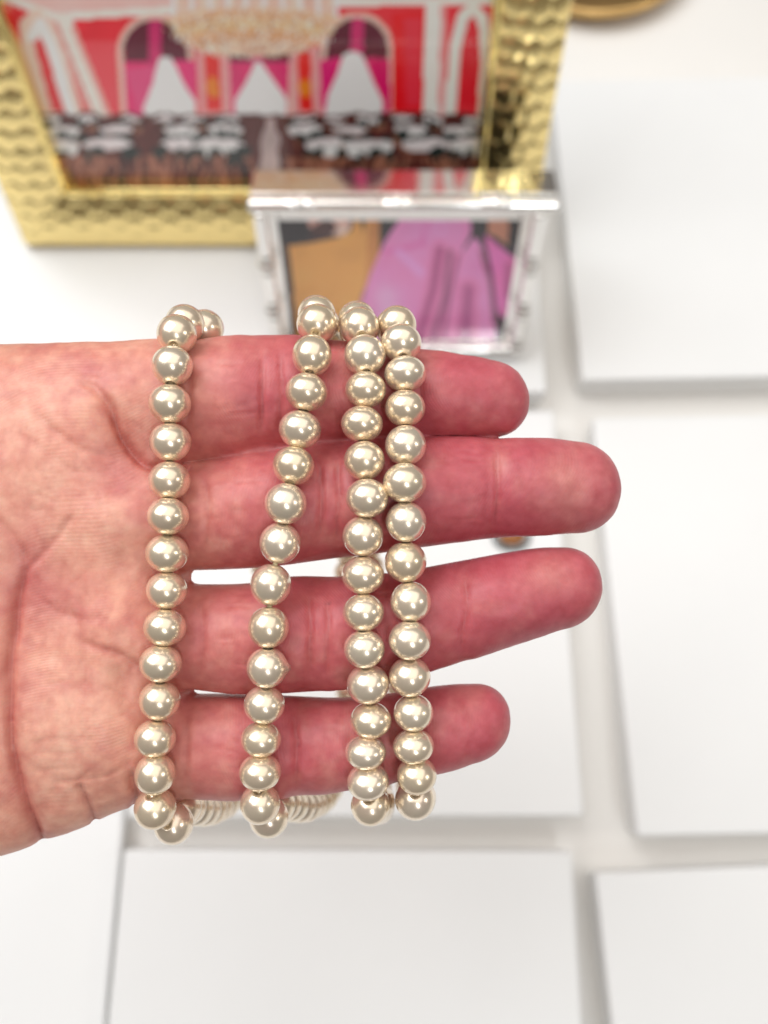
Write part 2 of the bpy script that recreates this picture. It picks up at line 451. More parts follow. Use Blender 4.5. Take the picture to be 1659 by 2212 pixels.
# -------- banquet-hall print
def banquet(u, v):
    n = len(u); C = np.tile(lin((214, 44, 56)), (n, 1))
    nz = noise2(u, v, 3, 4, 0.02); nf = noise2(u, v, 9, 3, 0.09)
    def fill(k, c, var=0.0, nn=nz):
        cc = lin(c)
        k = np.asarray(k)
        if var: C[k] = cc * (1 + var * (nn[k, None] - 0.5) * 2)
        else: C[k] = cc
    def P(pts, c, var=0.06): fill(in_poly(u, v, pts), c, var)
    def line(pts, w, c, var=0.05):
        d, _ = seg_dist(u, v, pts); fill(d < w, c, var)
    # wall, lighter on the far side
    C *= (1 + 0.3 * (nz[:, None] - .5))
    P([(150, 90), (300, 90), (330, 260), (215, 260)], (222, 70, 80), .1)
    P([(-80, -200), (1100, -200), (1100, 8), (900, 8), (700, 12), (380, 30), (165, 42), (120, 40), (-40, -20)], (226, 178, 172), .1)
    line([(-60, -30), (120, 36), (170, 34), (380, 22), (700, 6), (1100, 2)], 8, (238, 214, 206))
    line([(-60, -8), (118, 50)], 5, (214, 150, 145))
    # left end wall: pilaster and arch
    P([(20, 12), (108, 45), (190, 262), (108, 262)], (206, 40, 48), .1)
    line([(135, 50), (222, 262)], 22, (236, 208, 200)); line([(120, 50), (206, 262)], 5, (205, 140, 135)); line([(158, 60), (240, 262)], 5, (214, 160, 152))
    line([(118, 262), (62, 95), (58, 55), (78, 36), (102, 62), (132, 150), (165, 262)], 17, (226, 190, 176)); line([(70, 80), (86, 52), (108, 92), (160, 262)], 13, (232, 226, 212))
    P([(72, 90), (84, 86), (134, 240), (112, 240)], (205, 45, 50), .1)
    # arches
    def arch(cx, cy, r, x0, x1, yb):
        k = ((np.hypot(u - cx, (v - cy) * 1.0) < r) & (v < cy)) | ((u > x0) & (u < x1) & (v >= cy) & (v < yb))
        fill(k, (92, 26, 46), .25, nf)
        k2 = k & (v > cy + 22); fill(k2, (206, 40, 104), .12)
        k3 = k & (np.abs(u - cx) < 11 + nf * 6) & (v <= cy + 40); fill(k3, (188, 40, 100), .15)
        th = np.linspace(math.pi, 2 * math.pi, 20)
        line([(x0, yb)] + [(cx + r * math.cos(t), cy + r * math.sin(t)) for t in th] + [(x1, yb)], 6, (232, 178, 166))
    arch(335, 112, 76, 268, 420, 250); arch(556, 110, 76, 492, 628, 250); arch(772, 105, 72, 690, 846, 250)
    P([(268, 150), (300, 250), (318, 250), (335, 200), (340, 140)], (206, 70, 120)); P([(365, 130), (425, 240), (425, 130)], (210, 48, 112)); P([(690, 130), (755, 120), (715, 220), (690, 240)], (205, 20, 106)); P([(795, 122), (843, 130), (843, 240), (828, 230)], (200, 14, 92))
    P([(342, 128), (352, 122), (368, 124), (378, 140), (402, 190), (424, 222), (420, 256), (310, 256), (310, 232), (330, 180)], (233, 231, 228), .02)
    P([(553, 132), (562, 132), (590, 172), (620, 214), (620, 256), (508, 256), (508, 216), (530, 180)], (233, 231, 230), .02)
    P([(742, 118), (756, 111), (776, 113), (788, 130), (806, 175), (826, 216), (826, 256), (700, 256), (708, 205), (728, 160)], (235, 233, 230), .02)
    for x0, x1, s in ((424, 494, 6), (626, 690, 4)):
        P([(x0, 100), (x1, 100), (x1 + s, 252), (x0 + s + 2, 252)], (226, 150, 150)); P([(x0 + 16, 110), (x1 - 20, 110), (x1 - 14, 240), (x0 + 22, 240)], (212, 34, 30), .1)
        xe = (x0 + x1) / 2 + 1; fill(np.hypot((u - xe) / 14, (v - 190) / 22) < 1 + .5 * (nf - .5), (224, 120, 30), .25, nf)
    # right end
    P([(846, 28), (918, 24), (912, 236), (848, 240)], (218, 16, 28), .08); P([(872, 40), (912, 40), (908, 228), (876, 228)], (220, 44, 62), .06)
    line([(935, 18), (930, 245)], 17, (233, 212, 206)); line([(958, 18), (955, 245)], 6, (216, 150, 150))
    line([(972, 250), (984, 100), (1000, 36), (1022, 18), (1042, 40), (1048, 120), (1044, 250)], 13, (232, 214, 206)); P([(994, 230), (998, 110), (1012, 48), (1024, 36), (1034, 60), (1038, 130), (1032, 230)], (208, 26, 42), .08)
    # chandelier
    fine = noise2(u, v, 33, 2, .22)
    k = (u > 366 + 8 * nf) & (u < 724 - 8 * nf) & (v < 60); fill(k, (224, 184, 168), .3, noise2(u, v * .12, 21, 3, .12))
    for i, xx in enumerate(range(372, 735, 39)):
        line([(xx, -100), (xx + 4, 34)], 5, (242, 228, 220))
    for yy, hw_, hh, c in ((44, 180, 26, (221, 172, 134)), (66, 172, 26, (226, 182, 138)), (88, 150, 24, (214, 160, 116)), (104, 120, 18, (224, 186, 160))):
        k = np.hypot((u - 546) / hw_, (v - yy) / hh) < 1 + .35 * (fine - .5); fill(k, c, .4, fine)
    k = (np.hypot((u - 546) / 182, (v - 70) / 56) < 1) & (fine > .66); fill(k, (250, 232, 206))
    k = (np.hypot((u - 546) / 176, (v - 76) / 50) < 1) & (fine < .30); fill(k, (166, 96, 70))
    # floor, then rows of round tables with chairs
    u = u + 22 * (noise2(u, v, 57, 2, .03) - .5); v = v + 12 * (noise2(u, v, 58, 2, .04) - .5)
    k = v > 246 + 6 * (nf - .5); fill(k, (84, 40, 38), .35, nf)
    k = v > 336; fill(k, (88, 40, 36), .5, noise2(u, v * .25, 43, 3, .08))
    rr = np.random.default_rng(5)
    def chair(x, y, s_):
        fill((np.hypot((u - x) / s_, np.maximum(np.abs(v - y) - s_ * .5, 0) / (s_ * .6)) < 1), (36, 44, 42), .3, nf)
        for q in (-.7, 0, .7):
            line([(x + q * s_, y + s_), (x + q * s_ * 1.2, y + s_ * 2.6)], max(1.3, s_ * .12), (170, 118, 92) if rr.random() > .45 else (44, 30, 30), .2)
    rows = [(258, .42, [100, 190, 280, 350, 430, 500, 650, 720, 800, 870, 940, 1020]), (280, .66, [130, 250, 400, 490, 660, 760, 880, 1000]), (312, 1.0, [110, 225, 405, 480, 705, 790, 930, 1030])]
    for y0_, sc, xs_ in rows:
        for x in xs_:
            x = x + rr.uniform(-8, 8)
            for a_ in (-48, -20, 12, 44): chair(x + a_ * sc, y0_ - 10 * sc, 10 * sc)
            fill(np.hypot((u - x) / (56 * sc), (v - y0_) / (13 * sc)) < 1, (232, 206, 208), .05)
            if rr.random() > .35: P([(x - 54 * sc, y0_), (x + 54 * sc, y0_), (x + 46 * sc, y0_ + 26 * sc), (x - 46 * sc, y0_ + 26 * sc)], (226, 214, 214), .08)
            for a_ in (-50, -16, 22, 54): 
                if rr.random() > .18: chair(x + (a_ + rr.uniform(-6, 6)) * sc, y0_ + (22 + rr.uniform(-5, 7)) * sc, rr.uniform(10, 17) * sc)
    k = v > 338; st = noise2(u, v * .2, 47, 2, .13)
    fill(k & (st > .60), (150, 98, 80), .2); fill(k & (st < .36), (40, 30, 30), .2)
    P([(580, 252), (596, 252), (612, 400), (548, 400)], (178, 158, 156), .3)
    k = v > 404; fill(k, (60, 24, 24), .2)
    return np.clip(C * 1.35, 0, .9)
paint_mesh('photo', -ix, ix, iz0, iz1, -.0006, .0006, gold, banquet, M_PRINT)
bm = bmesh.new(); add_box(bm, -GW / 2 + .003, GW / 2 - .003, .0003, .004, .002, GH - .002); bm_obj('backing', bm, M_DARK, gold)
bm = bmesh.new(); add_box(bm, -.03, .03, -.0015, .0015, -.142, 0); st = bm_obj('easel_strut', bm, M_DARK, gold)
st.location = (0, .0055, GH * .70); st.rotation_euler = (R(33), 0, 0)

# ------------------------------------------------------------------ silver frame
PL = on_plane(592, 772, BH); PR = on_plane(1124, 772, BH)
SW = PR[0] - PL[0]; SX = (PL[0] + PR[0]) / 2; SH = .0860; ST = .017
silver = frame_root('silver_frame', SX, PL[1] + .004, BH + .0008, LEAN)
tag(silver, 'small silver bamboo-style picture frame holding a photo of a pink satin dress', 'picture frame')
def tube(name, p0, p1, rad, root, m, knots=(), ext=0.0):
    p0, p1 = Vector(p0), Vector(p1); d = (p1 - p0); L = d.length; d.normalize()
    n = 20; prof = [(0, 0)]; N = 160
    for k in range(N + 1):
        s = k / N * L; rr_ = rad
        for kn in knots:
            rr_ += rad * .38 * math.exp(-((s - kn * L) / (rad * .42)) ** 2) + rad * .2 * math.exp(-((s - kn * L - rad * 1.3) / (rad * .3)) ** 2) + rad * .2 * math.exp(-((s - kn * L + rad * 1.3) / (rad * .3)) ** 2)
        e = min(s, L - s)
        if e < rad * .6: rr_ *= math.sqrt(max(0.02, 1 - (1 - e / (rad * .6)) ** 2))
        prof.append((rr_, s))
    prof.append((0, L))
    bm = bmesh.new(); q = Vector((0, 0, 1)).rotation_difference(d)
    rings = []
    for r_, s in prof[1:-1]:
        rings.append([bm.verts.new(p0 + q @ Vector((r_ * math.cos(2 * math.pi * i / n), r_ * math.sin(2 * math.pi * i / n), s))) for i in range(n)])
    for A, B_ in zip(rings[:-1], rings[1:]):
        for i in range(n): bm.faces.new((A[i], A[(i + 1) % n], B_[(i + 1) % n], B_[i]))
    bm.faces.new(list(reversed(rings[0]))); bm.faces.new(rings[-1])
    return bm_obj(name, bm, m, root, True)
tr = .0033
hw = SW / 2
tube('bamboo_bar', (-hw - .0015, -tr - .0005, SH - tr), (hw + .005, -tr - .0005, SH - tr), tr * .85, silver, M_SILVER, (.17, .48, .79))
tube('bamboo_bar', (-hw + .001, -tr - .0005, tr), (hw - .001, -tr - .0005, tr), tr * .9, silver, M_SILVER, (.08, .36, .64, .92))
for s in (-1, 1):
    tube('bamboo_bar', (s * (hw - tr), -tr - .0012, .0005), (s * (hw - tr), -tr - .0012, SH - tr * 1.5), tr * .9, silver, M_SILVER, (.09, .36, .67))
# mirror-bright body behind the bars, with its flat top
bm = bmesh.new(); add_box(bm, -hw - .0005, hw + .004, 0.0, ST, SH - .0075, SH - .0006, .0006); bm_obj('top_plate', bm, M_SILVER, silver)
bd = .0095
for (a0, a1, b0, b1) in ((-hw + .001, -hw + bd, .001, SH - .0077), (hw - bd, hw - .001, .001, SH - .0077), (-hw + bd + .0002, hw - bd - .0002, .001, .0062), (-hw + bd + .0002, hw - bd - .0002, SH - .0125, SH - .0077)):
    bm = bmesh.new(); add_box(bm, a0, a1, -.0008, .006, b0, b1, .0005); bm_obj('bezel', bm, M_SILVER, silver)
bm = bmesh.new(); add_box(bm, -hw + .004, hw - .004, .0062, .0090, .002, SH - .0079); bm_obj('backing', bm, M_DARK, silver)
bm = bmesh.new(); add_box(bm, -.015, .015, -.001, .001, -.052, 0); st = bm_obj('easel_strut', bm, M_DARK, silver)
st.location = (0, .0105, SH * .68); st.rotation_euler = (R(34), 0, 0)
def dress(u, v):
    X = (u - 521) / .4464; Y = (v - 356.6) / .4464
    n = len(u); C = np.tile(lin((44, 41, 45)), (n, 1))
    nf = noise2(u, v, 61, 4, .02)
    C *= (.8 + .5 * nf[:, None])
    def P(pts, c, var=.15):
        k = in_poly(X, Y, pts); C[k] = lin(c) * (1 + var * (nf[k, None] - .5) * 2)
        return k
    P([(300, 200), (520, 200), (530, 300), (500, 350), (420, 330), (330, 300)], (196, 150, 140), .6)
    P([(350, 290), (420, 255), (470, 300), (420, 350), (330, 350)], (70, 48, 48))
    P([(230, 390), (330, 378), (470, 350), (530, 320), (560, 240), (590, 320), (610, 240), (665, 240), (668, 430), (610, 560), (575, 660), (560, 960), (280, 960), (250, 600)], (196, 142, 78), .14)
    P([(620, 230), (668, 240), (668, 430), (600, 600)], (178, 120, 70), .15)
    k = P([(820, 200), (1110, 200), (1112, 330), (1062, 430), (1130, 345), (1165, 395), (1200, 520), (1230, 720), (1235, 960), (545, 960), (575, 680), (620, 540), (690, 380), (740, 300)], (214, 122, 172), .12)
    P([(1175, 330), (1320, 450), (1345, 620), (1300, 720), (1258, 742), (1235, 690), (1215, 520)], (208, 98, 160), .15)
    for pts, w, c in (([(900, 260), (880, 380), (700, 420)], 14, (186, 96, 158)), ([(960, 400), (930, 600), (840, 900)], 26, (182, 66, 138)), ([(1010, 420), (985, 640), (900, 920)], 16, (128, 60, 104)), ([(1050, 440), (1010, 640), (960, 920)], 12, (168, 72, 136)), ([(1160, 420), (1205, 560), (1225, 760)], 10, (92, 44, 80)), ([(1100, 600), (1080, 900)], 40, (190, 78, 150)), ([(760, 420), (870, 520)], 20, (214, 140, 194)), ([(700, 640), (720, 780)], 60, (216, 150, 188)), ([(1290, 480), (1290, 640)], 12, (166, 66, 132))):
        d, _ = seg_dist(X, Y, pts); kk = (d < w * 2.2) & (k | (X > 1170)); c = np.array(c) * (.72 if sum(c) < 440 else 1)
        w_ = np.exp(-(d[kk] / w) ** 2)[:, None] * .85
        C[kk] = C[kk] * (1 - w_) + lin(c) * w_
    d = np.hypot((X - 965) / 70, (Y - 310) / 70); kk = d < 1.2
    ring = (.5 + .5 * np.cos(d[kk] * 9 + nf[kk] * 4))[:, None] * .5
    C[kk] = C[kk] * (1 - ring) + lin((222, 138, 190)) * ring
    P([(1195, 200), (1300, 200), (1290, 390), (1255, 360), (1195, 330)], (176, 120, 98), .2)
    return np.clip(C * 1.6, 0, .9)
paint_mesh('photo', -hw + bd - .0004, hw - bd + .0004, .0058, SH - .0121, .0030, .0006, silver, dress, M_PRINT)

# ------------------------------------------------------------------ hand
SC = F_PX / DH                                   # grid px per mm in the hand plane
def hx(px): return (np.asarray(px, float) - CX) / SC
def hy(py): return (CY - np.asarray(py, float)) / SC
def cubic(xk, yk):
    """Catmull-Rom interpolant through knots, clamped"""
    xk = np.asarray(xk, float); yk = np.asarray(yk, float)
    m_ = np.gradient(yk, xk)
    def f(x):
        x = np.clip(x, xk[0], xk[-1])
        i = np.clip(np.searchsorted(xk, x) - 1, 0, len(xk) - 2)
        h = xk[i + 1] - xk[i]; t = (x - xk[i]) / h
        return ((2 * t ** 3 - 3 * t ** 2 + 1) * yk[i] + (t ** 3 - 2 * t ** 2 + t) * h * m_[i] + (-2 * t ** 3 + 3 * t ** 2) * yk[i + 1] + (t ** 3 - t ** 2) * h * m_[i + 1])
    return f
# finger outlines measured in the photograph: x, upper y, lower y, then tip x; z of the axis (mm) at base and tip
FINGERS = {
 'index': ([150, 330, 450, 550, 640, 740, 900, 1000, 1055], [748, 745, 728, 719, 721, 735, 748, 765, 778], [1006, 1008, 1002, 990, 978, 963, 950, 946, 944], 1145, -2.0, -1.0, .92),
 'middle': ([150, 420, 600, 750, 900, 1000, 1100, 1200, 1235], [1000, 1000, 968, 953, 947, 946, 947, 950, 955], [1228, 1232, 1222, 1203, 1184, 1170, 1160, 1154, 1152], 1335, 0.3, 1.0, .92),
 'ring': ([150, 410, 550, 620, 740, 850, 1000, 1100, 1180, 1205], [1262, 1262, 1258, 1246, 1245, 1236, 1210, 1192, 1182, 1182], [1487, 1487, 1496, 1497, 1487, 1470, 1427, 1395, 1368, 1359], 1296, 0.0, 0.6, .92),
 'pinky': ([150, 380, 500, 600, 750, 850, 950, 1000, 1020], [1505, 1503, 1503, 1506, 1510, 1500, 1484, 1480, 1480], [1715, 1722, 1727, 1725, 1708, 1692, 1668, 1654, 1646], 1104, -1.0, -0.5, .94),
}
FN = {}
for k_, (xs, ya, yb, tip, z0, z1, fl) in FINGERS.items():
    xs_, ya_, yb_ = hx(xs), hy(ya), hy(yb)
    FN[k_] = (cubic(xs_, (ya_ + yb_) / 2), cubic(xs_, (ya_ - yb_) / 2), xs_[0], xs_[-1], float(hx(tip)), z0, z1, fl)
# slope of the centre line carries on into the tip
def finger_sdf(k_, x, y, z):
    fc, fr, xa, xs, xt, z0, z1, fl = FN[k_]
    sl = float((fc(np.array(xs)) - fc(np.array(xs - 2.0))) / 2.0)
    yc = fc(x) + np.where(x > xs, (x - xs) * sl * .5, 0)
    r = fr(x)
    t = np.clip((x - xs) / (xt - xs), 0, 1.0)
    r = r * np.power(np.maximum(1 - t ** 2.25, 1e-4), .5)
    tb = np.clip((hx(330) - x) / (hx(330) - hx(180)), 0, 1)
    r = r * np.sqrt(np.maximum(1 - tb ** 2, 1e-4))
    w = np.clip((x - xa) / (xt - xa), 0, 1)
    zc = z0 + (z1 - z0) * w
    d = np.sqrt((y - yc) ** 2 + ((z - zc) / fl) ** 2) - r
    over = np.maximum(x - xt, hx(180) - x)
    return np.where(over > 0, np.sqrt(np.maximum(d, 0) ** 2 + over ** 2), d * .85)
PALM_X = hx([-1500, -1100, -800, -600, -450, -300, -150, 0, 150, 290, 400])
PALM_T = cubic(PALM_X, hy([1000, 985, 985, 950, 880, 810, 768, 752, 750, 748, 760]))
PALM_B = cubic(PALM_X, hy([1610, 1600, 1590, 1700, 1800, 1850, 1855, 1835, 1785, 1730, 1715]))
PALM_Z = cubic(PALM_X, [25, 22, 17, 17, 17, 16, 14.5, 13, 12, 11, 10])
PXE = float(hx(402)); PXS = float(hx(262))
def palm_sdf(x, y, z):
    a_, b_ = PALM_T(x), PALM_B(x)
    yc, ry, rz = (a_ + b_) / 2, (a_ - b_) / 2, PALM_Z(x)
    t = np.clip((x - PXS) / (PXE - PXS), 0, 1)
    s = np.sqrt(np.maximum(1 - t ** 2, 1e-4))
    rz = rz * s
    ry = ry - (1 - s) * 6
    zc = -1.5
    q = (np.abs(y - yc) / ry)
    qq = ((q ** 3.6 + (np.abs(z - zc) / rz) ** 2.6) ** (1 / 3.0) - 1)
    d = qq * np.clip(rz, 7, 14) * .9
    over = np.maximum(x - PXE, PALM_X[0] - x)
    return np.where(over > 0, np.sqrt(np.maximum(d, 0) ** 2 + over ** 2), d)
def rcone(x, y, z, a, b, ra, rb):
    ax, ay, az = a; bx, by, bz = b
    vx, vy, vz = bx - ax, by - ay, bz - az
    t = np.clip(((x - ax) * vx + (y - ay) * vy + (z - az) * vz) / (vx * vx + vy * vy + vz * vz), 0, 1)
    return np.sqrt((x - ax - t * vx) ** 2 + (y - ay - t * vy) ** 2 + (z - az - t * vz) ** 2) - (ra + (rb - ra) * t)
def smin(a, b, k):
    h = np.maximum(k - np.abs(a - b), 0) / k
    return np.minimum(a, b) - h * h * k * .25
TH = [((-640, 1080, 2), 15), ((-470, 800, 9), 13.5), ((-330, 520, 13), 10.5), ((-230, 330, 14), 9.2), ((-150, 170, 13), 7.2)]
TH = [((float(hx(p[0])), float(hy(p[1])), p[2]), r_) for p, r_ in TH]
def hand_sdf(x, y, z):
    p = palm_sdf(x, y, z)
    th = None
    for (a_, ra), (b_, rb) in zip(TH[:-1], TH[1:]):
        d = rcone(x, y, z, a_, b_, ra, rb)
        th = d if th is None else smin(th, d, 3.0)
    p = smin(p, th, 10.0)
    out = None
    for k_ in FN:
        d = smin(p, finger_sdf(k_, x, y, z), 3.2)
        out = d if out is None else smin(out, d, 0.5)
    return out

def surface_nets(x0, x1, y0, y1, z0, z1, h):
    xs = np.arange(x0, x1, h, dtype=np.float32); ys = np.arange(y0, y1, h, dtype=np.float32); zs = np.arange(z0, z1, h, dtype=np.float32)
    S = np.empty((len(xs), len(ys), len(zs)), np.float32)
    Yg, Zg = np.meshgrid(ys, zs, indexing='ij')
    for i0 in range(0, len(xs), 24):
        xx = xs[i0:i0 + 24][:, None, None]
        S[i0:i0 + 24] = hand_sdf(xx + 0 * Yg[None], Yg[None] + 0 * xx, Zg[None] + 0 * xx)
    neg = S < 0
    nx, ny, nz = S.shape
    cnt = np.zeros((nx - 1, ny - 1, nz - 1), np.int8)
    for a_ in (0, 1):
        for b_ in (0, 1):
            for c_ in (0, 1):
                cnt += neg[a_:nx - 1 + a_, b_:ny - 1 + b_, c_:nz - 1 + c_]
    act = (cnt > 0) & (cnt < 8)
    I, J, K = np.nonzero(act)
    idx = np.full(act.shape, -1, np.int32); idx[I, J, K] = np.arange(len(I))
    acc = np.zeros((len(I), 3)); num = np.zeros(len(I))
    corners = [(a_, b_, c_) for a_ in (0, 1) for b_ in (0, 1) for c_ in (0, 1)]
    for a_ in corners:
        for ax in range(3):
            if a_[ax]: continue
            b_ = list(a_); b_[ax] = 1
            va = S[I + a_[0], J + a_[1], K + a_[2]]; vb = S[I + b_[0], J + b_[1], K + b_[2]]
            k = (va < 0) != (vb < 0)
            t = np.where(k, va / np.where(k, va - vb, 1), 0)
            pt = np.tile(np.array(a_, float), (len(I), 1)); pt[:, ax] += t
            acc[k] += pt[k]; num[k] += 1
    V = acc / num[:, None] + np.stack([I, J, K], 1)
    V = V * h + np.array([x0, y0, z0])
    quads = []
    for ax in range(3):
        sl0 = [slice(1, n - 1) for n in S.shape]; sl1 = list(sl0)
        sl0[ax] = slice(0, S.shape[ax] - 1); sl1[ax] = slice(1, S.shape[ax])
        n0 = neg[tuple(sl0)]; n1 = neg[tuple(sl1)]
        A = np.array(np.nonzero(n0 != n1)).T
        flip = n0[tuple(A.T)]
        base = A.copy()
        for q in range(3):
            if q != ax: base[:, q] += 1
        u_, w_ = [(1, 2), (2, 0), (0, 1)][ax]
        def cell(du, dw):
            c_ = base.copy(); c_[:, u_] -= du; c_[:, w_] -= dw
            return idx[c_[:, 0], c_[:, 1], c_[:, 2]]
        q = np.stack([cell(1, 1), cell(0, 1), cell(0, 0), cell(1, 0)], 1)
        q[~flip] = q[~flip][:, ::-1]
        quads.append(q)
    Q = np.vstack(quads)
    Q = Q[(Q >= 0).all(1)]
    return V, Q
def grad(P, e=.15):
    x, y, z = P.T
    g = np.stack([hand_sdf(x + e, y, z) - hand_sdf(x - e, y, z), hand_sdf(x, y + e, z) - hand_sdf(x, y - e, z), hand_sdf(x, y, z + e) - hand_sdf(x, y, z - e)], 1) / (2 * e)
    return g
HV, HQ = surface_nets(float(hx(-1250)), float(hx(1345)), float(hy(1890)), float(hy(60)), -27.0, 28.0, 0.48)
for _ in range(2):
    g = grad(HV); s = hand_sdf(*HV.T)
    HV = HV - g * (s / np.maximum((g ** 2).sum(1), .05))[:, None]
def smooth(Vx, Q, it, lam=.5):
    n = len(Vx)
    E = np.vstack([Q[:, [0, 1]], Q[:, [1, 2]], Q[:, [2, 3]], Q[:, [3, 0]]])
    E = np.vstack([E, E[:, ::-1]])
    deg = np.bincount(E[:, 0], minlength=n)[:, None].clip(1)
    for _ in range(it):
        A = np.stack([np.bincount(E[:, 0], Vx[E[:, 1], c], n) for c in range(Vx.shape[1])], 1) / deg
        Vx = Vx * (1 - lam) + A * lam
    return Vx
HV = smooth(HV, HQ, 6)
def normals(Vx, Q):
    fn = np.cross(Vx[Q[:, 2]] - Vx[Q[:, 0]], Vx[Q[:, 3]] - Vx[Q[:, 1]])
    N = np.zeros_like(Vx)
    for c in range(4):
        for a_ in range(3): N[:, a_] += np.bincount(Q[:, c], fn[:, a_], len(Vx))
    return N / np.maximum(np.linalg.norm(N, axis=1), 1e-9)[:, None]
HN = normals(HV, HQ)
if (HN * grad(HV)).sum(1).mean() < 0:
    HQ = HQ[:, ::-1]; HN = -HN
def hproj(Vx):
    d = DH - Vx[:, 2]
    return CX + F_PX * Vx[:, 0] / d, CY - F_PX * Vx[:, 1] / d
U, Vp = hproj(HV)
front = sstep(-.1, .35, HN[:, 2])
# broad forms: pads and hollows (px centre, px radii, mm)
FORMS = [((250, 1010), (55, 85), -1.3), ((255, 1240), (40, 60), -.7), ((265, 1480), (40, 70), -.8),
         ((190, 880), (90, 70), .8), ((240, 1120), (80, 80), 1.1), ((240, 1360), (80, 80), .9), ((220, 1590), (80, 110), 1.4),
         ((60, 1320), (110, 160), -1.6), ((110, 1600), (120, 150), 1.3), ((20, 1000), (120, 130), .6),
         ((-60, 1500), (110, 250), 1.2)]
disp = np.zeros(len(HV))
for (cx_, cy_), (rx, ry), a_ in FORMS:
    disp += a_ * np.exp(-((U - cx_) / rx) ** 2 - ((Vp - cy_) / ry) ** 2)
# finger pads and joints
for pts, a_, w in (
    ([(560, 740), (566, 960)], -.55, 34), ([(600, 740), (604, 960)], -.35, 26), ([(905, 770), (900, 930)], -.45, 30),
    ([(690, 970), (690, 1200)], -.5, 34), ([(730, 970), (730, 1200)], -.35, 26), ([(1070, 955), (1066, 1155)], -.5, 30),
    ([(668, 1262), (672, 1482)], -.5, 34), ([(1000, 1226), (994, 1415)], -.45, 28),
    ([(640, 1515), (645, 1715)], -.45, 30), ([(868, 1505), (860, 1680)], -.4, 26)):
    d, t = seg_dist(U, Vp, pts)
    disp += a_ * np.exp(-(d / w) ** 2)
for (cx_, cy_), (rx, ry), a_ in (((1180, 1056), (90, 80), .8), ((880, 1060), (110, 80), .5), ((1120, 1285), (100, 75), .8), ((830, 1350), (110, 80), .5), ((1010, 850), (80, 70), .7), ((740, 845), (100, 70), .5), ((975, 1565), (70, 60), .6), ((760, 1605), (80, 60), .4), ((500, 850), (60, 80), .3), ((520, 1100), (70, 80), .4), ((520, 1375), (70, 80), .4), ((500, 1610), (70, 80), .4)):
    disp += a_ * np.exp(-((U - cx_) / rx) ** 2 - ((Vp - cy_) / ry) ** 2)
disp += .55 * (noise2(U, Vp, 71, 3, .012) - .5) + .18 * (noise2(U, Vp, 75, 3, .04) - .5)
# creases: polyline px, depth mm, half width px, fade at start/end
CREASES = [
 ([(150, 833), (180, 832), (204, 838), (236, 878), (250, 920), (264, 946), (291, 977), (327, 1006), (400, 1008)], 1.25, 8, .55, 0),
 ([(204, 838), (236, 878), (262, 944), (300, 985)], .8, 24, .6, 0),
 ([(55, 864), (91, 907), (138, 947), (190, 975), (240, 985)], .35, 7, 1, 1),
 ([(20, 930), (80, 960), (150, 1010), (215, 1040)], .18, 6, 1, 1),
 ([(164, 1104), (150, 1128), (131, 1151), (84, 1202), (55, 1231)], .40, 7, 1, 0),
 ([(40, 1120), (52, 1207), (47, 1243), (36, 1287), (29, 1353), (22, 1425), (25, 1534), (33, 1625), (47, 1687), (62, 1745), (84, 1802), (96, 1830)], .7, 7, 1, 0),
 ([(52, 1207), (36, 1287), (24, 1425), (28, 1560), (47, 1687), (84, 1802)], .6, 20, 1, 0),
 ([(-40, 1090), (20, 1150), (52, 1207)], .4, 8, 1, 0),
 ([(171, 1680), (180, 1705), (196, 1745), (205, 1775)], .8, 6, 1, 0),
 ([(284, 1655), (288, 1690), (291, 1724), (292, 1745)], 1.2, 8, 1, 0),
 ([(150, 1384), (200, 1392), (255, 1411), (302, 1440), (340, 1470)], .5, 8, 1, 1),
 ([(120, 1290), (160, 1340), (176, 1400), (180, 1470), (170, 1530)], .28, 9, 1, 1),
 ([(30, 1240), (90, 1300), (140, 1330), (230, 1340)], .22, 7, 1, 1),
 ([(50, 1600), (110, 1590), (170, 1588), (240, 1580)], .18, 4, 1, 1), ([(48, 1620), (100, 1616), (150, 1618), (200, 1608)], .16, 4, 1, 1),
 ([(60, 1660), (120, 1652), (180, 1650)], .16, 4, 1, 1), ([(110, 1690), (150, 1680), (230, 1668), (280, 1650)], .2, 4, 1, 1), ([(210, 1480), (260, 1500), (300, 1530)], .2, 5, 1, 1),
 # finger base folds
 ([(400, 760), (408, 850), (396, 960)], .4, 7, 1, 1), ([(440, 1015), (448, 1110), (438, 1215)], .4, 7, 1, 1), ([(430, 1270), (438, 1370), (428, 1480)], .4, 7, 1, 1), ([(398, 1505), (404, 1600), (396, 1710)], .4, 7, 1, 1),
 # interphalangeal folds
 ([(562, 745), (568, 850), (560, 955)], .72, 4.6, 1, 1), ([(604, 745), (608, 850), (600, 955)], .55, 4.2, 1, 1), ([(905, 772), (908, 850), (900, 935)], .55, 4.2, 1, 1),
 ([(688, 970), (694, 1080), (686, 1200)], .7, 4.6, 1, 1), ([(726, 965), (732, 1080), (724, 1195)], .55, 4.2, 1, 1), ([(1072, 955), (1076, 1060), (1066, 1158)], .7, 4.2, 1, 1), ([(1050, 965), (1055, 1060), (1046, 1150)], .16, 4, 1, 1),
 ([(664, 1262), (670, 1375), (668, 1482)], .7, 4.6, 1, 1), ([(704, 1262), (708, 1370), (704, 1475)], .55, 4.2, 1, 1), ([(1004, 1224), (1008, 1320), (994, 1415)], .55, 4.2, 1, 1),
 ([(636, 1518), (640, 1615), (640, 1715)], .68, 4.6, 1, 1), ([(866, 1510), (872, 1590), (860, 1680)], .55, 4.2, 1, 1),
]
rr = np.random.default_rng(12)
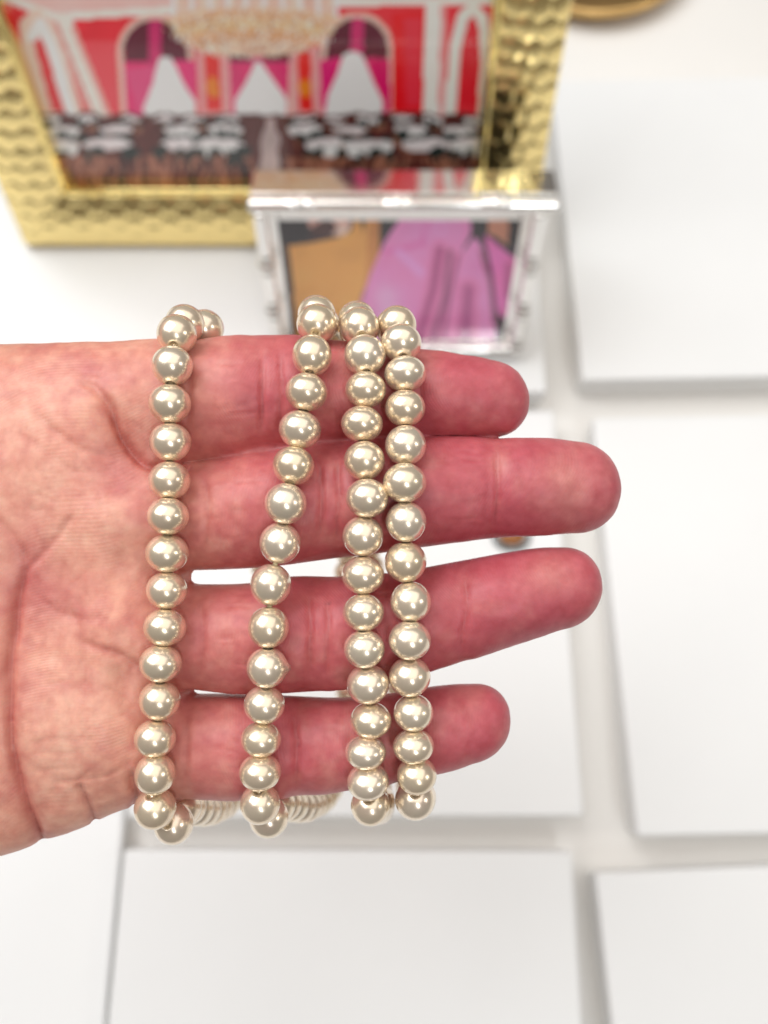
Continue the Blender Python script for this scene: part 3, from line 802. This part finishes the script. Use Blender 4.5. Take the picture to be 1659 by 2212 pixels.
# fine lengthwise and cross lines between the folds
for (x0, x1, ya, yb, n) in ((440, 560, 770, 930, 6), (930, 1060, 960, 1140, 10), (760, 870, 1000, 1180, 5), (440, 560, 1020, 1200, 6), (440, 560, 1280, 1460, 8), (760, 980, 1270, 1420, 7), (440, 600, 1520, 1700, 12), (660, 840, 1530, 1680, 6)):
    for _ in range(n):
        y_ = rr.uniform(ya, yb); a_ = rr.uniform(x0, (x0 + x1) / 2); L = rr.uniform(40, 100)
        CREASES.append(([(a_, y_), (a_ + L / 2, y_ + rr.uniform(-5, 5)), (a_ + L, y_ + rr.uniform(-8, 8))], rr.uniform(.08, .17), 2.8, 1, 1))
for _ in range(95):
    x_, y_ = rr.uniform(0, 300), rr.uniform(800, 1720); th = rr.choice([.5, -.7, 1.4, .1]) + rr.normal(0, .3); L = rr.uniform(25, 80)
    CREASES.append(([(x_, y_), (x_ + L / 2 * math.cos(th) + rr.uniform(-4, 4), y_ + L / 2 * math.sin(th)), (x_ + L * math.cos(th), y_ + L * math.sin(th))], rr.uniform(.06, .17), 3.2, 1, 1))
wob = 10 * (noise2(U, Vp, 81, 3, .03) - .5)
redn = np.zeros(len(HV))
for pts, a_, w, f0, f1 in CREASES:
    P_ = np.array(pts); b0 = P_.min(0) - 6 * w - 10; b1 = P_.max(0) + 6 * w + 10
    k = np.nonzero((U > b0[0]) & (U < b1[0]) & (Vp > b0[1]) & (Vp < b1[1]) & (HN[:, 2] > -.2))[0]
    if not len(k): continue
    poly = catmull(pts, 6)[:, :2]
    d, t = seg_dist(U[k] + wob[k] * .5, Vp[k] + wob[k], [tuple(p) for p in poly])
    env = np.ones(len(k))
    if f0: env *= sstep(0, .25 if f0 == 1 else f0, t)
    if f1: env *= 1 - sstep(.75, 1, t)
    g = env * np.exp(-(d / w) ** 2)
    disp[k] -= a_ * g
    redn[k] += min(a_ * .6, .34) * env * np.exp(-(d / (w * 1.5)) ** 2)
HV = HV + HN * (disp * front)[:, None]
HV = smooth(HV, HQ, 1, .35)
# small shrinkage of the smoothing is negligible (under 0.05 mm)

# skin colour: peach palm, pinker fingers, red in folds and finger ends
n1_ = noise2(U, Vp, 91, 4, .010); n2_ = noise2(U, Vp, 95, 4, .035); n3_ = noise2(U, Vp, 99, 3, .11)
c_palm = np.array([0.73, 0.345, 0.258]); c_pink = np.array([0.555, 0.145, 0.148]); c_rose = np.array([0.46, 0.074, 0.112]); c_pale = np.array([0.80, 0.485, 0.37])
fg = sstep(220, 620, U + 160 * (n1_ - .5))
tip = sstep(640, 1120, U + 200 * (n2_ - .5))
colr = c_palm * (1 - fg)[:, None] + c_pink * fg[:, None]
colr = colr * (1 - .62 * tip)[:, None] + c_rose * (.62 * tip)[:, None]
mot = np.clip((n1_ - .5) * 2.6 + (n2_ - .5) * 2.0, -1, 1)
def mixc(c, tgt, w): return c * (1 - w)[:, None] + tgt * w[:, None]
colr = mixc(colr, c_rose, np.clip(-mot, 0, 1) * .38)
colr = mixc(colr, c_pale, np.clip(mot, 0, 1) * .30 * (1 - .55 * tip))
for (cx_, cy_), (rx, ry), a_ in (((250, 1020), (70, 70), .5), ((60, 1240), (60, 120), .45), ((120, 1300), (80, 60), .35), ((560, 850), (60, 110), .45), ((430, 1600), (60, 120), .3), ((640, 1620), (90, 90), .45), ((200, 800), (120, 40), .3), ((960, 850), (80, 100), .2), ((420, 1380), (50, 90), .35), ((690, 1090), (60, 100), .35), ((680, 1370), (70, 100), .35)):
    colr = mixc(colr, c_rose, a_ * np.exp(-((U - cx_) / rx) ** 2 - ((Vp - cy_) / ry) ** 2))
for (cx_, cy_), (rx, ry), a_ in (((150, 1560), (110, 130), .45), ((230, 1130), (70, 60), .3), ((90, 1060), (90, 60), .25), ((1230, 1050), (60, 80), .25), ((1190, 1240), (60, 50), .2), ((1080, 1000), (20, 30), .25)):
    colr = mixc(colr, c_pale, a_ * np.exp(-((U - cx_) / rx) ** 2 - ((Vp - cy_) / ry) ** 2))
colr = mixc(colr, np.array([.42, .07, .06]), np.clip(redn, 0, .8))
colr = colr * (1 + .14 * (n3_ - .5))[:, None]
mole = np.exp(-((U - 708) ** 2 + (Vp - 1302) ** 2) / 9.0) * (HN[:, 2] > 0)
colr = mixc(colr, np.array([.06, .02, .02]), np.clip(mole, 0, 1))
# ridge phase (radians): ridge spacing about 0.55 mm, turning with the region
px_mm, py_mm = U / SC, Vp / SC
palm_ph = (px_mm * .42 + py_mm * .9 + 2.6 * np.sin(px_mm * .16 + 1) + 2.2 * np.sin(py_mm * .11))
tipd = np.full(len(HV), 1e9)
for (cx_, cy_) in ((1190, 1056), (1150, 1278), (1020, 858), (985, 1565)):
    tipd = np.minimum(tipd, np.hypot(px_mm - cx_ / SC, (py_mm - cy_ / SC) * 1.25))
fing_ph = px_mm + .9 * np.sin(py_mm * .38 + .5) + .05 * px_mm * np.sin(py_mm * .21)
fw = sstep(380, 470, U); tw = 1 - sstep(4.0, 8.0, tipd)
phase = (palm_ph * (1 - fw) + fing_ph * fw)
phase = phase * (2 * math.pi / .56)

me = bpy.data.meshes.new('hand')
me.vertices.add(len(HV)); me.vertices.foreach_set('co', (HV / 1000.0).astype(np.float32).ravel())
me.loops.add(HQ.size); me.loops.foreach_set('vertex_index', np.ascontiguousarray(HQ).astype(np.int32).ravel())
me.polygons.add(len(HQ)); me.polygons.foreach_set('loop_start', np.arange(0, HQ.size, 4, dtype=np.int32))
me.update(); me.validate()
at = me.color_attributes.new('skin', 'FLOAT_COLOR', 'POINT')
at.data.foreach_set('color', np.hstack([np.clip(colr, 0, 1), np.ones((len(colr), 1))]).astype(np.float32).ravel())
at = me.attributes.new('ridge', 'FLOAT', 'POINT'); at.data.foreach_set('value', phase.astype(np.float32))
hand = link('hand', me, M_SKIN, None, True)
HW = HM.copy(); HW.translation = Vector(HORG)
hand.matrix_world = HW
tag(hand, 'open left hand, palm up, four fingers stretched out under the pearl strands', 'hand')

# ------------------------------------------------------------------ pearl strands
PR_MM = 3.36
PITCH_MM = 6.55
G = np.array([0, -math.cos(PITCH), -math.sin(PITCH)])     # gravity in the hand frame
# displaced surface sampled as a height map so that pearls rest on the real skin
fr = HN[:, 2] > .05
gx = np.round((HV[fr, 0] - HV[:, 0].min()) / .5).astype(int); gy = np.round((HV[fr, 1] - HV[:, 1].min()) / .5).astype(int)
HMAP = np.full((gx.max() + 2, gy.max() + 2), -99.0); np.maximum.at(HMAP, (gx, gy), HV[fr, 2])
hx0, hy0 = HV[:, 0].min(), HV[:, 1].min()
oo = np.array([(i, j) for i in range(-6, 7) for j in range(-6, 7) if (i * i + j * j) * .25 < PR_MM ** 2])
drop = np.sqrt(PR_MM ** 2 - (oo ** 2).sum(1) * .25)
def rest_z(x, y):
    i = np.clip(int(round((x - hx0) / .5)) + oo[:, 0], 0, HMAP.shape[0] - 1); j = np.clip(int(round((y - hy0) / .5)) + oo[:, 1], 0, HMAP.shape[1] - 1)
    return (HMAP[i, j] + drop).max() - .6
def place(px, py):
    z = 8.0
    for _ in range(8):
        d = DH - z; x = (px - CX) * d / F_PX; y = (CY - py) * d / F_PX
        z2 = rest_z(x, y)
        if z2 < -3: return np.array([x, y, np.nan])
        z = .5 * z + .5 * z2
    return np.array([x, y, z])
STRANDS = [
 ([(382, 722), (372, 790), (367, 872), (368, 955), (366, 1038), (363, 1115), (361, 1195), (360, 1275), (356, 1355), (347, 1433), (345, 1513), (335, 1595), (335, 1672), (335, 1746)],
  'pearl strand lying across the finger roots, beside the palm'),
 ([(684, 700), (674, 768), (662, 847), (648, 928), (634, 1006), (617, 1088), (605, 1173), (585, 1263), (580, 1355), (577, 1442), (571, 1522), (564, 1597), (562, 1668), (562, 1736)],
  'pearl strand slanting across the fingers alone, one pearl with a tiny pointed nub'),
 ([(777, 706), (788, 768), (790, 842), (782, 916), (787, 995), (793, 1076), (784, 1158), (784, 1242), (785, 1323), (787, 1402), (795, 1478), (801, 1556), (790, 1625), (795, 1688), (800, 1740)],
  'inner pearl strand of the close pair, on the palm side of its neighbour'),
 ([(866, 742), (875, 808), (875, 882), (876, 962), (874, 1043), (877, 1127), (876, 1214), (887, 1300), (885, 1383), (885, 1462), (893, 1540), (893, 1612), (900, 1675), (897, 1727)],
  'outer pearl strand of the close pair, nearest to the fingertips'),
]
def pearl_mesh(seed, nub=False):
    bm = bmesh.new(); r_ = random.Random(seed); n = 32; rows = 20
    sq = r_.uniform(.935, .955)
    rings = []
    for k in range(rows + 1):
        th = math.pi * (.055 + .89 * k / rows)
        ring = []
        for i in range(n):
            a_ = 2 * math.pi * i / n
            w = 1 + .006 * math.sin(2 * a_ + seed) * math.sin(th) + .005 * math.sin(3 * th + seed)
            v = Vector((math.sin(th) * math.cos(a_), math.sin(th) * math.sin(a_), math.cos(th) * sq)) * w
            if nub:
                d = v.angle(Vector((1, 0, -.05)))
                v *= 1 + .17 * math.exp(-(d / .20) ** 2)
            ring.append(bm.verts.new(v * PR_MM / 1000))
        rings.append(ring)
    def inner(ring, zz): return [bm.verts.new(Vector((v.co.x * .8, v.co.y * .8, zz))) for v in ring]
    rings = [inner(rings[0], rings[0][0].co.z - .0006)] + rings + [inner(rings[-1], rings[-1][0].co.z + .0006)]
    for A, B_ in zip(rings[:-1], rings[1:]):
        for i in range(n): bm.faces.new((A[i], B_[i], B_[(i + 1) % n], A[(i + 1) % n]))
    bm.faces.new(list(reversed(rings[0]))[::-1]); bm.faces.new(rings[-1][::-1])
    bmesh.ops.recalc_face_normals(bm, faces=bm.faces)
    me = bpy.data.meshes.new('pearl'); bm.to_mesh(me); bm.free()
    me.materials.append(M_PEARL)
    me.polygons.foreach_set('use_smooth', np.ones(len(me.polygons), bool))
    return me
PM = [pearl_mesh(s) for s in range(4)]
PM_NUB = pearl_mesh(9, True)
def resample(path, step_guess):
    L = np.concatenate([[0], np.cumsum(np.linalg.norm(np.diff(path, axis=0), axis=1))])
    n = max(1, int(round(L[-1] / step_guess)))
    s = np.linspace(0, L[-1], n + 1)
    return np.stack([np.interp(s, L, path[:, c]) for c in range(3)], 1)
FRONT = []
for si, (pts, label) in enumerate(STRANDS):
    Fp = np.array([place(*p) for p in pts])
    # pearls over a gap between two fingers hang on the taut thread
    z = Fp[:, 2].copy(); ok = ~np.isnan(z)
    z = np.interp(np.arange(len(z)), np.nonzero(ok)[0], z[ok])
    for _ in range(40):
        m_ = .5 * (np.roll(z, 1) + np.roll(z, -1)); m_[0], m_[-1] = z[0], z[-1]
        z = np.maximum(z, m_ - .35)
    for i, (px, py) in enumerate(pts):
        d = DH - z[i]; Fp[i] = ((px - CX) * d / F_PX, (CY - py) * d / F_PX, z[i])
    T, Bt = Fp[0], Fp[-1]
    dr = [1.0, 6.0, 0.0, 0.0][si]
    FRONT.append(Fp)
    dep = [116, 88, 80, 78][si]
    e = [(395, 702, 441, 715), (684, 680, 690, 690), (772, 692, 770, 705), (857, 701, 852, 706)][si]
    back = lambda px, py, zz: np.array([(px - CX) * (DH - zz) / F_PX, (CY - py) * (DH - zz) / F_PX, zz])
    T1 = back(e[0], e[1], T[2] - 5.2); T2 = back(e[2], e[3], T[2] - 10.5)
    low = (T + Bt) / 2 + G * dep
    ctrl = [Fp[-2], Bt, Bt + np.array([0.6, -1.7, -5.8]), Bt + np.array([1.0, -4.0, -12.5]) , Bt + G * 38 + np.array([1 + dr * .5, -1.6, 0]), Bt + G * 64 + np.array([1 + dr, 1.0, 0]),
            low + np.array([dr, -26, 6]), low + np.array([dr, 0, 0]), low + np.array([dr, 24, 6]),
            T + G * 58 + np.array([2, -2, 0]), T + G * 34 + np.array([2, 3, 0]), T2, T1, T, Fp[1]]
    path = catmull(ctrl, 30)[30:-30]
    bk = resample(path, PITCH_MM)
    for _ in range(3):                         # keep the thread outside the skin
        sd = hand_sdf(*bk.T); g = grad(bk); sd = sd / np.maximum(np.linalg.norm(g, axis=1), .3); g /= np.maximum(np.linalg.norm(g, axis=1), 1e-6)[:, None]
        push = np.clip(PR_MM - .5 - sd, 0, 6); push[0] = push[-1] = 0
        bk = bk + g * push[:, None]
    allp = np.vstack([Fp, bk[1:-1]])
    W = h2w(allp)
    root = empty('pearl_strand', tuple(W[np.argmin(W[:, 2])]))
    base = Vector(root.location)
    tag(root, label, 'necklace', 'pearl strands draped over the hand')
    n = len(W)
    for i in range(n):
        tan = Vector(W[(i + 1) % n] - W[i - 1]).normalized()
        o = bpy.data.objects.new('pearl', PM_NUB if (si == 1 and i == 9) else PM[(i * 7 + si) % 4])
        col.objects.link(o); o.parent = root
        q = Vector((0, 0, 1)).rotation_difference(tan)
        if si == 1 and i == 9:
            zz = tan; xx = Vector((1, 0, 0)); xx = (xx - zz * xx.dot(zz)).normalized(); yy = zz.cross(xx)
            q = Matrix((xx, yy, zz)).transposed().to_quaternion()
            o['label'] = 'pearl with a tiny pointed nub on its side'
        else:
            q = q @ Matrix.Rotation(random.uniform(0, 6.28), 3, 'Z').to_quaternion()
        o.location = Vector(W[i]) - base
        o.rotation_mode = 'QUATERNION'; o.rotation_quaternion = q
        s = random.uniform(.975, 1.035)
        gap = min(np.linalg.norm(W[(i + 1) % n] - W[i]), np.linalg.norm(W[i] - W[i - 1]), 2 * PR_MM / 1000)
        gap2 = max(np.linalg.norm(W[(i + 1) % n] - W[i]), np.linalg.norm(W[i] - W[i - 1]))
        zs = np.clip(1.025 * (.5 * gap + .5 * min(gap2, .0072)) / (2 * PR_MM / 1000 * .945), .86, 1.06)
        o.scale = (s, s, float(zs))
    # thread
    loop = W; N = 6; rad = .00042
    bm = bmesh.new(); rings = []
    for i in range(n):
        tan = Vector(loop[(i + 1) % n] - loop[i - 1]).normalized()
        a_ = tan.orthogonal().normalized(); 
        ref = Vector((1, 0, 0)); a_ = (ref - tan * ref.dot(tan)).normalized(); b_ = tan.cross(a_)
        for f in (0, .5):
            p = Vector(loop[i]) * (1 - f) + Vector(loop[(i + 1) % n]) * f
            rings.append([bm.verts.new(p - base + (a_ * math.cos(2 * math.pi * k / N) + b_ * math.sin(2 * math.pi * k / N)) * rad) for k in range(N)])
    for k in range(len(rings)):
        A, B_ = rings[k], rings[(k + 1) % len(rings)]
        for i in range(N): bm.faces.new((A[i], A[(i + 1) % N], B_[(i + 1) % N], B_[i]))
    bm_obj('thread', bm, M_THREAD, root, True)

# the skin gives way a little under every pearl that presses on it
co = HV.copy()
for c_ in np.vstack(FRONT):
    dv = co - c_
    dist = np.linalg.norm(dv, axis=1)
    k = np.nonzero((dist < PR_MM * 1.9) & (HN[:, 2] > 0))[0]
    if not len(k): continue
    dk = dist[k]; r0 = PR_MM * 1.0
    inside = dk < r0
    co[k[inside]] = c_ + dv[k[inside]] / dk[inside][:, None] * r0
    near = ~inside
    co[k[near]] -= HN[k[near]] * (.22 * np.exp(-((dk[near] - r0) / 1.1) ** 2))[:, None]
me = hand.data
me.vertices.foreach_set('co', (co / 1000.0).astype(np.float32).ravel())
me.update()
